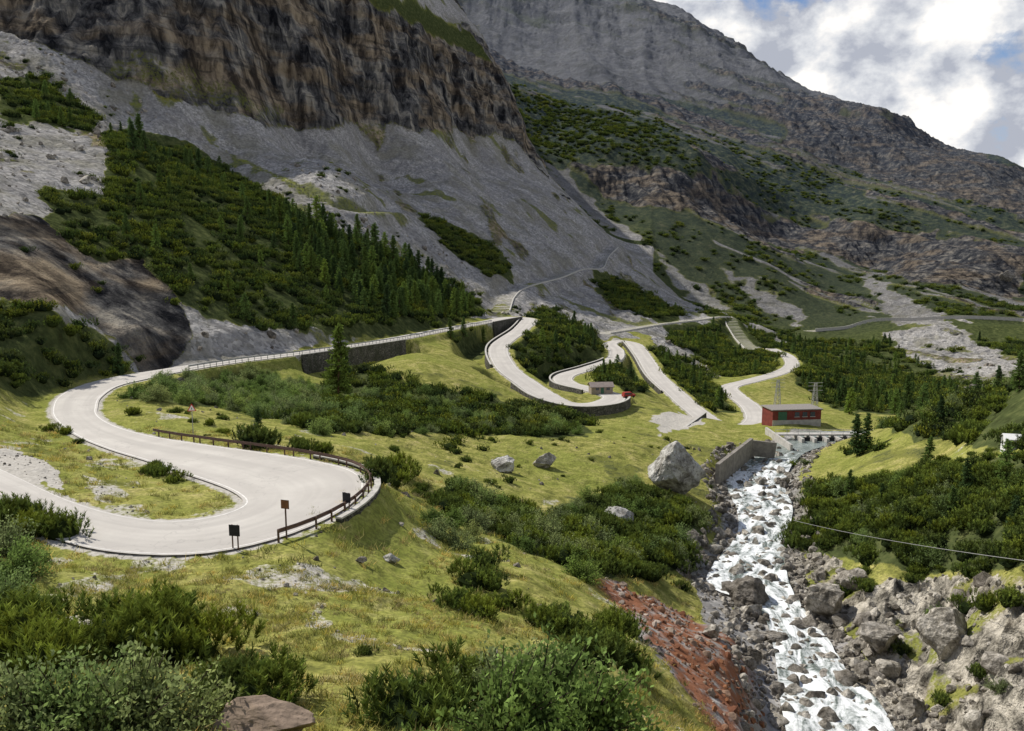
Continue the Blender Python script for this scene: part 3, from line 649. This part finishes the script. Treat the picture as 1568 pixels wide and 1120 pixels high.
tr=[(215,235,14),(205,240,12),(225,250,11),(305,270,12),(318,275,10),(485,345,12),(497,355,11),(510,365,10),(575,385,12),(590,395,11),(603,405,12),(560,400,11),(640,425,12),(655,435,12),(668,445,11),(430,340,10),(440,350,9),
(525,400,11),(540,415,11),(570,420,11),(620,440,12),(600,445,11),(635,455,12),(660,465,11),(580,450,10),(490,410,10),(460,380,10),(380,340,9),(700,470,10),(720,480,9),(548,370,11),
(182,575,6),(518,610,15),(395,680,4),(1312,700,8),(1325,690,7),(1440,650,5),(1560,600,6),(1530,605,5),(1495,612,5),(1380,640,5),(1480,760,4.5),(1420,720,5),(1540,740,5),(1350,780,3.5),(1300,760,4),(1460,800,4),(1550,820,4),
(850,540,7),(870,545,7),(830,530,7),(890,540,7),(840,560,6),(800,560,4),(1060,600,6),(1080,610,6),(1040,580,5),(1100,620,6),(690,520,7),(710,520,7),(740,525,6),(970,590,5),(1260,615,9),(1290,620,10),(1240,600,9),(1310,610,9),(1350,615,9),(1280,590,9),(1390,618,10),(1330,630,9),(1300,635,8),(1370,635,8),(1410,630,9)]
P=[];S=[]
for u,v,s in tr: P.append(hit(u,v,60 if v>560 else 120)-[0,0,.1]);S.append(s)
x,y,z,t=cand(.04,220,420,-.35,.0);u,v=proj(x,y,z);k=inpoly(u,v,[(400,330),(480,350),(600,390),(740,480),(650,500),(560,490),(460,420)])&ok(t,y,2)&(rng.random(len(x))<.7)
x2,y2,z2,t2=cand(.018,230,560,.05,.6);k2=(samp(cov['V'],t2,y2)>.5)&ok(t2,y2,2)&(rng.random(len(x2))<.6)
x3,y3,z3,t3=cand(.008,170,400,-.6,-.2);k3=(samp(cov['V'],t3,y3)>.5)&ok(t3,y3,2)&(rng.random(len(x3))<.6)
P=np.vstack([np.array(P),np.stack([x,y,z],1)[k],np.stack([x2,y2,z2],1)[k2],np.stack([x3,y3,z3],1)[k3]]);S=np.r_[S,5+6*rng.random(k.sum()),3+4*rng.random(k2.sum()),3+5*rng.random(k3.sum())]
scatter('larch_trees',P,S,Cc,.03)
x,y,z,t=cand(7.,17,46,-.75,.5);k=(samp(cov['G'],t,y)>.4)&ok(t,y,.6)&(fbm(x/2.5,y/2.5,3,55)>-.12)
x2,y2,z2,t2=cand(1.3,46,95,-.7,.4);k2=(samp(cov['G'],t2,y2)>.4)&ok(t2,y2,.6)&(fbm(x2/3,y2/3,3,55)>-.05)
P=np.vstack([np.stack([x,y,z],1)[k],np.stack([x2,y2,z2],1)[k2]]);S=np.r_[.45+.9*rng.random(k.sum()),.8+1.1*rng.random(k2.sum())]
scatter('alpine_grass',P,S,Cg,.1)
ex=lambda n_,a,b:a+b*rng.exponential(1,n_)
RK=[]
def addr(dens,y0,y1,t0,t1,cond,a,b,mx):
    x,y,z,t=cand(dens,y0,y1,t0,t1);k=cond(x,y,t);RK.append((np.stack([x,y,z],1)[k],np.minimum(ex(k.sum(),a,b),mx)))
EB=blur(eb.astype(np.float32),2)
addr(2.2,45,170,.05,.75,lambda x,y,t:(samp(vd,t,y)<4.2)&(rng.random(len(x))<np.where(samp(vd,t,y)<.2,.035,.75)),.12,.24,1.3)
addr(.12,50,150,.2,.6,lambda x,y,t:(samp(vd,t,y)<.3),.5,.35,1.6)
addr(3.,40,110,.0,.6,lambda x,y,t:(samp(cov['S'],t,y)>.4)&(samp(EB,t,y)<.5)&(rng.random(len(x))<.6),.07,.12,.9)
addr(1.0,40,110,.3,.75,lambda x,y,t:(samp(cov['R'],t,y)>.4)&(rng.random(len(x))<.5),.1,.26,1.5)
addr(.03,110,420,-.75,.75,lambda x,y,t:(samp(cov['S'],t,y)>.4)&ok(t,y,2.5),.25,.4,2.2)
addr(.05,25,160,-.6,.4,lambda x,y,t:(samp(cov['G'],t,y)>.4)&ok(t,y,1.)&(rng.random(len(x))<.5),.08,.12,.6)
addr(6.,25,75,-.75,.2,lambda x,y,t:(samp(cov['P'],t,y)>.3)&ok(t,y,.8)&(rng.random(len(x))<.4),.03,.04,.3)
scatter('river_and_scree_rocks',np.vstack([a for a,b in RK]),np.concatenate([b for a,b in RK]),Cr,1.)
RK=[];addr(2.4,40,110,.0,.6,lambda x,y,t:(samp(EB,t,y)>.45)&(samp(vd,t,y)>1.5),.06,.11,.7)
scatter('iron_stained_gravel',RK[0][0],RK[0][1],Crr,1.)
def boulder(u,v,r,seed,name='boulder',sc=(1,1,1),sink=.35,rot=0,mat=None):
    p=hit(u,v);o=link(name,rockmesh('boulder_mesh',5,seed,mat));o.location=(p[0],p[1],p[2]+r*.75*sc[2]*(1-sink));o.scale=(r*sc[0],r*sc[1],r*sc[2]);o.rotation_euler=(.1,.15,rot)
mpale,T=newmat('pale_limestone');g=T.n('ShaderNodeNewGeometry').outputs['Position'];n1=T.noise(g,.55,7,.7,.6);n2=T.noise(g,3.,6,.7)
cc=T.ramp(n1,[(.34,(.12,.11,.095)),(.44,(.33,.315,.285)),(.58,(.60,.585,.55))]);out(T,T.mix(T.ramp(n2,[(.36,.75),(.50,0.)]),cc,(.13,.12,.10)),.9,bump(T,T.m('ADD',n1,T.m('MULTIPLY',n2,.4)),.5),.1)
boulder(1030,752,4.6,31,sc=(1,1,1.25),sink=.15,mat=mpale)
boulder(772,724,1.9,32,mat=mpale);boulder(834,716,1.7,33);boulder(945,805,2.4,34,sc=(1.1,1,.7),mat=mpale);boulder(598,862,.55,35,sc=(1,1,1.1),mat=mpale);boulder(552,862,.35,45)
boulder(1145,925,2.2,36);boulder(1153,945,1.2,37);boulder(1262,945,3.0,38,sc=(1,1.1,1.3));boulder(1300,905,2.2,39);boulder(1345,990,2.,41);boulder(1190,985,1.2,42)
boulder(392,1128,.95,43,sc=(1.4,1,.7),mat=simple('brown_rock',(.24,.18,.135),.9,.45,2.,.06));boulder(1540,430,9,44);boulder(1450,1000,2.4,46,sc=(1,1,1.2));boulder(1150,1010,1.,48);boulder(1090,975,.9,49)
# ---------------------------------------------------------------- built things
class MB:
    def __init__(s): s.v=[];s.f=[]
    def hexa(s,c8):
        b=len(s.v);s.v+= [tuple(c) for c in c8];s.f+=[tuple(b+i for i in q_) for q_ in ((0,3,2,1),(4,5,6,7),(0,1,5,4),(1,2,6,5),(2,3,7,6),(3,0,4,7))]
    def box(s,x0,x1,y0,y1,z0,z1): s.hexa([(x0,y0,z0),(x1,y0,z0),(x1,y1,z0),(x0,y1,z0),(x0,y0,z1),(x1,y0,z1),(x1,y1,z1),(x0,y1,z1)])
    def beam(s,p,q_,w,h=None):
        h=h or w;p=np.array(p,float);q_=np.array(q_,float);d=unit(q_-p);a=np.cross(d,[0,0,1]);a=unit(a) if np.linalg.norm(a)>.05 else np.array([1.,0,0]);b=np.cross(a,d);a=a*w/2;b=b*h/2
        s.hexa([p-a-b,p+a-b,p+a+b,p-a+b,q_-a-b,q_+a-b,q_+a+b,q_-a+b])
    def sweep(s,P,N,prof):
        b=len(s.v);k=len(prof)
        for p,n_ in zip(P,N):
            for (o,h) in prof: s.v.append((p[0]+n_[0]*o,p[1]+n_[1]*o,p[2]+h))
        for i in range(len(P)-1):
            for j in range(k):
                a=b+i*k+j;c=b+i*k+(j+1)%k;s.f.append((a,c,c+k,a+k))
        s.f.append(tuple(b+j for j in range(k)));s.f.append(tuple(b+(len(P)-1)*k+j for j in reversed(range(k))))
    def ob(s,nm,mat,parent=None,bev=0):
        me=bpy.data.meshes.new(nm);me.from_pydata([tuple(map(float,v)) for v in s.v],[],s.f);me.validate();me.materials.append(mat);o=link(nm,me,parent)
        if bev: m_=o.modifiers.new('b','BEVEL');m_.width=bev;m_.segments=2
        return o
mrust=simple('weathered_steel',(.10,.055,.038),.6,.35,4.,.004,.4);mgalv=simple('galvanised_steel',(.36,.36,.35),.5,.15,5.,.002,.4)
mdark=simple('dark_sign_back',(.02,.02,.022),.6,.2);mconc=simple('concrete',(.42,.40,.37),.9,.25,1.,.02);mred=simple('red_plaster',(.17,.04,.032),.8,.35,1.)
mroof=simple('roof_metal',(.23,.19,.17),.7,.2,1.);mwhite=simple('white_paint',(.75,.75,.73),.6,.08);mgreen=simple('green_door',(.05,.13,.08),.6,.2);mglass=simple('window_glass',(.03,.04,.05),.15,.2,1.,0.,.6)
mw2,T=newmat('dry_stone_wall');g=T.n('ShaderNodeNewGeometry').outputs['Position'];vo=T.n('ShaderNodeTexVoronoi',i={'Vector':T.map(g,(1.6,1.6,2.6)),'Scale':1.2});ve=T.n('ShaderNodeTexVoronoi',feature='DISTANCE_TO_EDGE',i={'Vector':T.map(g,(1.6,1.6,2.6)),'Scale':1.2})
sc_=T.n('ShaderNodeSeparateColor');T.l(vo.outputs['Color'],sc_.inputs[0]);cc=T.ramp(sc_.outputs[0],[(0.,(.07,.066,.06)),(1.,(.21,.195,.17))]);ed=T.ramp(ve.outputs['Distance'],[(.0,0.),(.12,1.)])
cc=T.mix(T.ramp(T.noise(g,.35,5,.6),[(.42,0.),(.6,.7)]),cc,(.055,.06,.035))
out(T,T.mix(ed,(.03,.028,.025),cc),.95,bump(T,ed,.06),.1)
def guard(nm,P,N,mat,h=.75,two=False):
    e=empty(nm);rail=MB()
    rail.sweep(P,N,[(0,h-.16),(.05,h-.12),(.0,h-.04),(.0,h+.0),(.05,h+.08),(0,h+.14),(-.03,h+.14),(.01,h+.08),(-.03,h),(-.03,h-.04),(.01,h-.12),(-.03,h-.16)])
    if two: rail.sweep(P,N,[(0,h*.45-.04),(.04,h*.45-.04),(.04,h*.45+.04),(0,h*.45+.04)])
    rail.ob('rail',mat,e);po=MB();al=np.r_[0,np.cumsum(np.linalg.norm(np.diff(P,axis=0),axis=1))]
    for s in np.arange(0,al[-1],2.):
        k=min(np.searchsorted(al,s),len(P)-1);p=P[k]+N[k]*.09;po.box(p[0]-.06,p[0]+.06,p[1]-.06,p[1]+.06,p[2]-.6,p[2]+h+.12)
    po.ob('posts',mat,e)
P,N=edge(1,5,13,.35);guard('guardrail',P,N,mrust,.62)
mcap=simple('wall_cap_stone',(.45,.43,.39),.9,.2,1.)
def wall(P,N,h,th=.45,top=.12,mat=None):
    e=empty('stone_retaining_wall');m_=MB();m_.sweep(P,N,[(0,-h),(th+.25,-h),(th,top),(0,top)]);m_.ob('masonry',mat or mw2,e)
    m_=MB();m_.sweep(P,N,[(-.04,top+.003),(th+.04,top+.003),(th+.04,top+.14),(-.04,top+.14)]);m_.ob('coping',mcap,e)
for s_,a,b,o_,h_,dip in WALLS:
    P,N=edge(s_,a,b,o_);wall(P,N,h_,.45,.10 if a in(6,22) else .35)
P,N=edge(1,20,26,.3);guard('bridge_railing',P,N,mgalv,.9,True)
for (C,N,wd_),tp in zip(TRK[:3],(.5,.6,2.2)):
    s_=-1 if (N[:,1].mean()>0) else 1
    wall(C+N*s_*(wd_-.2),N*s_,3.2,.5,tp,mcap)
A_=Pz(1034,668,-41.6);B_=Pz(1078,636,-41.6);P=np.array([A_*(1-k)+B_*k for k in np.linspace(0,1,8)]);d=unit(B_-A_);N=np.tile([d[1],-d[0],0],(8,1));wall(P,N,3.,.6,.7)
def sign(nm,u,v,h,kind,face=0):
    p=hit(u,v,30,140);e=empty(nm,p,face);m_=MB();m_.box(-.04,.04,-.04,.04,-.4,h)
    if kind=='tri':
        m_.ob('post',mgalv,e);z=h-.15
        for s_,mat,y in ((.5,simple('sign_red',(.55,.03,.03),.5,.1),-.05),(.36,mwhite,-.062)):
            t_=MB();k=s_;pts=[(-k,z-.1+(.5-k)*.5),(k,z-.1+(.5-k)*.5),(0,z-.1+(.5-k)*.5+k*1.73)]
            t_.v=[(a,y,c) for a,c in pts]+[(a,y+.01,c) for a,c in pts];t_.f=[(0,1,2),(5,4,3),(0,3,4,1),(1,4,5,2),(2,5,3,0)];t_.ob('plate',mat,e)
        q_=MB();q_.box(-.03,.03,-.075,-.066,z+.08,z+.3);q_.ob('symbol',mdark,e)
    elif kind=='rect':
        m_.ob('post',mrust,e);q_=MB();q_.box(-.28,.28,-.07,-.045,h-.55,h);q_.ob('plate',simple('brown_plate',(.16,.07,.03),.6,.3),e);q_=MB();q_.box(-.31,.31,-.044,-.04,h-.58,h+.03);q_.ob('frame',mdark,e)
    else:
        m_=MB();m_.box(-.22,-.16,-.04,.04,-.4,h);m_.box(.16,.22,-.04,.04,-.4,h);m_.ob('posts',mrust,e);q_=MB();q_.box(-.38,.38,-.07,-.045,h-.75,h);q_.ob('panel',mdark,e,.01)
        q_=MB()
        for zz in (h-.6,h-.2): q_.box(-.36,.36,-.09,-.071,zz-.02,zz+.02)
        q_.ob('brackets',mdark,e)
sign('warning_sign',296,668,3.1,'tri',.2);sign('road_sign',439,826,2.7,'rect',-.3);sign('curve_marker_panel',361,843,1.7,'chev',-.2);sign('curve_marker_panel',532,785,1.5,'chev',-.5)
p=Pz(1220,645,-40.6);e=empty('red_power_station',(p[0],p[1],p[2]),.12)
m_=MB();m_.box(-6.2,6.2,0,6,-2,2.7);m_.ob('walls',mred,e);m_=MB();m_.box(-6.5,6.5,-.35,6.4,2.7,2.95);m_.ob('roof',simple('flat_roof',(.24,.22,.20),.9,.25),e,.03)
m_=MB();m_.box(-6.2,6.2,-.06,-.003,-2,.3);m_.ob('plinth',mconc,e);m_=MB()
for x in (-.6,1.4,3.4): m_.box(x,x+1.2,-.05,-.004,1.1,2.2)
m_.ob('windows',mglass,e);m_=MB();m_.box(-4.8,-2.6,-.08,-.004,.3,2.4);m_.ob('door',mgreen,e)
m_=MB()
for x in (-.6,1.4,3.4): m_.box(x-.1,x+1.3,-.12,-.052,.95,1.08)
m_.ob('sills',mconc,e)
def house(nm,p,rz,w,d,h,rh,wm,rm,o=.4):
    e=empty(nm,p,rz);m_=MB();m_.box(-w/2,w/2,0,d,-2,h);b=len(m_.v);m_.v+=[(-w/2,0,h),(-w/2,d,h),(-w/2,d/2,h+rh),(w/2,0,h),(w/2,d,h),(w/2,d/2,h+rh)];m_.f+=[(b,b+2,b+1),(b+3,b+4,b+5)];m_.ob('walls',wm,e)
    m_=MB();k=rh/(d/2)
    for s_ in (0,1):
        y0,y1=(-o,d/2) if s_==0 else (d+o,d/2);z0=h-o*k+.03;z1=h+rh+.03
        m_.hexa([(-w/2-o,y0,z0),(w/2+o,y0,z0),(w/2+o,y1,z1),(-w/2-o,y1,z1),(-w/2-o,y0,z0+.12),(w/2+o,y0,z0+.12),(w/2+o,y1,z1+.12),(-w/2-o,y1,z1+.12)])
    m_.ob('roof',rm,e);m_=MB();m_.box(-w*.3,-w*.15,-.05,-.004,h*.5,h*.85);m_.box(w*.2,w*.35,-.05,-.004,h*.5,h*.85);m_.ob('windows',mglass,e);m_=MB();m_.box(-.06*w,.08*w,-.05,-.004,0,h*.9);m_.ob('door',mgreen,e)
house('stone_hut',Pz(922,603,-38.5),.1,6,4,1.9,.9,simple('plaster',(.30,.25,.20),.9,.2),mroof)
p=hit(1562,684,60,140);house('white_hut',p-[0,0,.5],-.3,3.0,2,1.1,.45,mwhite,mwhite,.12)
p=Pz(964,611,-38.4);e=empty('red_van',p+[0,2,0],.3);m_=MB();m_.box(-1.7,1.7,-.8,.8,.3,.9);m_.hexa([(-1.6,-.78,.9),(1.0,-.78,.9),(1.0,.78,.9),(-1.6,.78,.9),(-1.5,-.7,1.5),(.6,-.7,1.5),(.6,.7,1.5),(-1.5,.7,1.5)]);m_.ob('body',simple('red_car_paint',(.30,.04,.03),.4,.1),e,.06)
m_=MB();m_.box(-1.3,.5,-.8,-.785,.98,1.35);m_.ob('windows',mglass,e);m_=MB()
for x in (-1.1,1.1):
    for y in (-.83,.63):
        an=np.arange(14)*2*np.pi/14;b=len(m_.v)
        for yy in (y,y+.2): m_.v+=[(x+.3*np.cos(a_),yy,.3+.3*np.sin(a_)) for a_ in an]
        m_.f+=[tuple(b+i for i in range(14)),tuple(b+27-i for i in range(14))]+[(b+i,b+14+i,b+14+(i+1)%14,b+(i+1)%14) for i in range(14)]
m_.ob('wheels',mdark,e)
e=empty('river_intake_weir');m_=MB()
A=Pz(1098,728,-38.6);B=Pz(1150,686,-39.0);Cc_=Pz(1187,690,-39.6)
m_.beam(A,B,.7,4.);m_.beam(B,Cc_,.6,3.2);m_.ob('wing_wall',simple('wall_concrete',(.22,.20,.175),.9,.35,1.),e)
m_=MB()
a_=Pz(1195,664,-39.4);b_=Pz(1335,664,-39.4)
for k in range(6):
    c_=Pz(1228+k*19,664,-39.6);m_.box(c_[0]-.3,c_[0]+.3,c_[1]-1,c_[1]+5,-43.,-40.6)
m_.box(a_[0],b_[0],a_[1]+3,a_[1]+5,-40.59,-40.3);m_.box(a_[0],b_[0],a_[1]-7,a_[1]-6.3,-43,-41.5);m_.box(a_[0]-.5,a_[0],a_[1]-8,a_[1]+9,-43,-40.)
m_.ob('piers_and_deck',mconc,e);m_=MB()
for k in range(5):
    c_=Pz(1237.5+k*19,664,-39.6);m_.box(c_[0]-.9,c_[0]+.9,c_[1]+1,c_[1]+1.15,-42.5,-40.7)
m_.ob('gates',mdark,e)
m_=MB()
for k in range(9):
    x=a_[0]+(b_[0]-a_[0])*k/8;m_.box(x-.04,x+.04,a_[1]+3.05,a_[1]+3.13,-40.3,-39.2)
m_.beam((a_[0],a_[1]+3.09,-39.2),(b_[0],a_[1]+3.09,-39.2),.07);m_.ob('handrail',mgalv,e)
def pylon(u,v,h):
    p=hit(u,v,150,330);m_=MB();b=.9;t_=.3
    for sx in(-1,1):
        for sy in(-1,1): m_.beam((sx*b,sy*b,-.5),(sx*t_,sy*t_,h),.13)
    n_=6
    for i in range(n_):
        r0=b+(t_-b)*i/n_;r1=b+(t_-b)*(i+1)/n_;z0=h*i/n_;z1=h*(i+1)/n_
        for (ax,ay,bx,by) in((-1,-1,1,-1),(1,-1,1,1),(1,1,-1,1),(-1,1,-1,-1)):
            m_.beam((ax*r0,ay*r0,z0),(bx*r1,by*r1,z1),.07);m_.beam((bx*r0,by*r0,z0),(ax*r1,ay*r1,z1),.07)
    for zz in (h*.72,h*.88,h): m_.beam((-2.2,0,zz),(2.2,0,zz),.12)
    o=m_.ob('lattice_pylon',mgalv);o.location=p
pylon(1190,622,8.5);pylon(1247,628,8.5)
def cable(nm,p,q_,sag,r=.03,n_=24):
    cu_=bpy.data.curves.new(nm,'CURVE');cu_.dimensions='3D';cu_.bevel_depth=r;s=cu_.splines.new('POLY');s.points.add(n_)
    for i in range(n_+1):
        k=i/n_;c=p*(1-k)+q_*k;s.points[i].co=(c[0],c[1],c[2]-sag*4*k*(1-k),1)
    cu_.materials.append(mgalv);o=bpy.data.objects.new(nm,cu_);scene.collection.objects.link(o)
cable('power_cable',Pd(1215,797,104),Pd(1640,868,50),.4,.02)
# ---------------------------------------------------------------- light, sky
SAZ=math.radians(-52);SEL=math.radians(46)
Ld=Vector((math.sin(SAZ)*math.cos(SEL),math.cos(SAZ)*math.cos(SEL),math.sin(SEL)))
sl=bpy.data.lights.new('sun','SUN');sl.energy=5.;sl.angle=math.radians(.53);sl.color=(1,.95,.86)
so=bpy.data.objects.new('sun',sl);scene.collection.objects.link(so);so.rotation_euler=Ld.to_track_quat('Z','Y').to_euler()
w=bpy.data.worlds.new('World');scene.world=w;w.use_nodes=True;T=NT_(w.node_tree)
sky=T.n('ShaderNodeTexSky');sky.sky_type='NISHITA';sky.sun_disc=False;sky.sun_elevation=SEL;sky.sun_rotation=SAZ%(2*math.pi);sky.altitude=2000
tc=T.n('ShaderNodeTexCoord').outputs['Generated']
def cl(off):
    mp=T.map(tc,(1,1,1.35),(0,0,0),off);return T.m('ADD',T.m('MULTIPLY',T.noise(mp,4.6,2,.5),.55),T.m('MULTIPLY',T.noise(mp,13.,6,.56,.15),.45))
O=(.62,.1,.3)
c0=cl(O);cS=cl((O[0]+.022,O[1]-.012,O[2]-.045))
mask=T.ramp(c0,[(.375,0.),(.425,1.)])
sx=T.n('ShaderNodeSeparateXYZ');T.l(tc,sx.inputs[0])
high=T.ramp(sx.outputs[2],[(.30,1.),(.6,.2)])
mask=T.m('MULTIPLY',mask,high)
lit=T.m('MULTIPLY_ADD',T.m('SUBTRACT',c0,cS),5.,.52)
shade=T.ramp(lit,[(.15,(4.8,5.1,5.9)),(.45,(7.8,8.0,8.4)),(.75,(11.3,11.,10.6))])
skb=T.mix(1.,sky.outputs[0],(1.2,1.2,1.25),'MULTIPLY')
colr=T.mix(mask,skb,shade)
bg=T.n('ShaderNodeBackground');bg.inputs['Strength'].default_value=.095;T.l(colr,bg.inputs[0]);T.l(bg.outputs[0],T.n('ShaderNodeOutputWorld').inputs[0])
cam=bpy.data.cameras.new('camera');cam.sensor_width=36;cam.lens=36*F/1568;cam.clip_end=20000;cam.clip_start=.1
co=bpy.data.objects.new('camera',cam);scene.collection.objects.link(co);co.rotation_euler=(math.pi/2-PI,0,0);scene.camera=co
scene.view_settings.view_transform='Standard';scene.view_settings.look='None';scene.view_settings.exposure=0
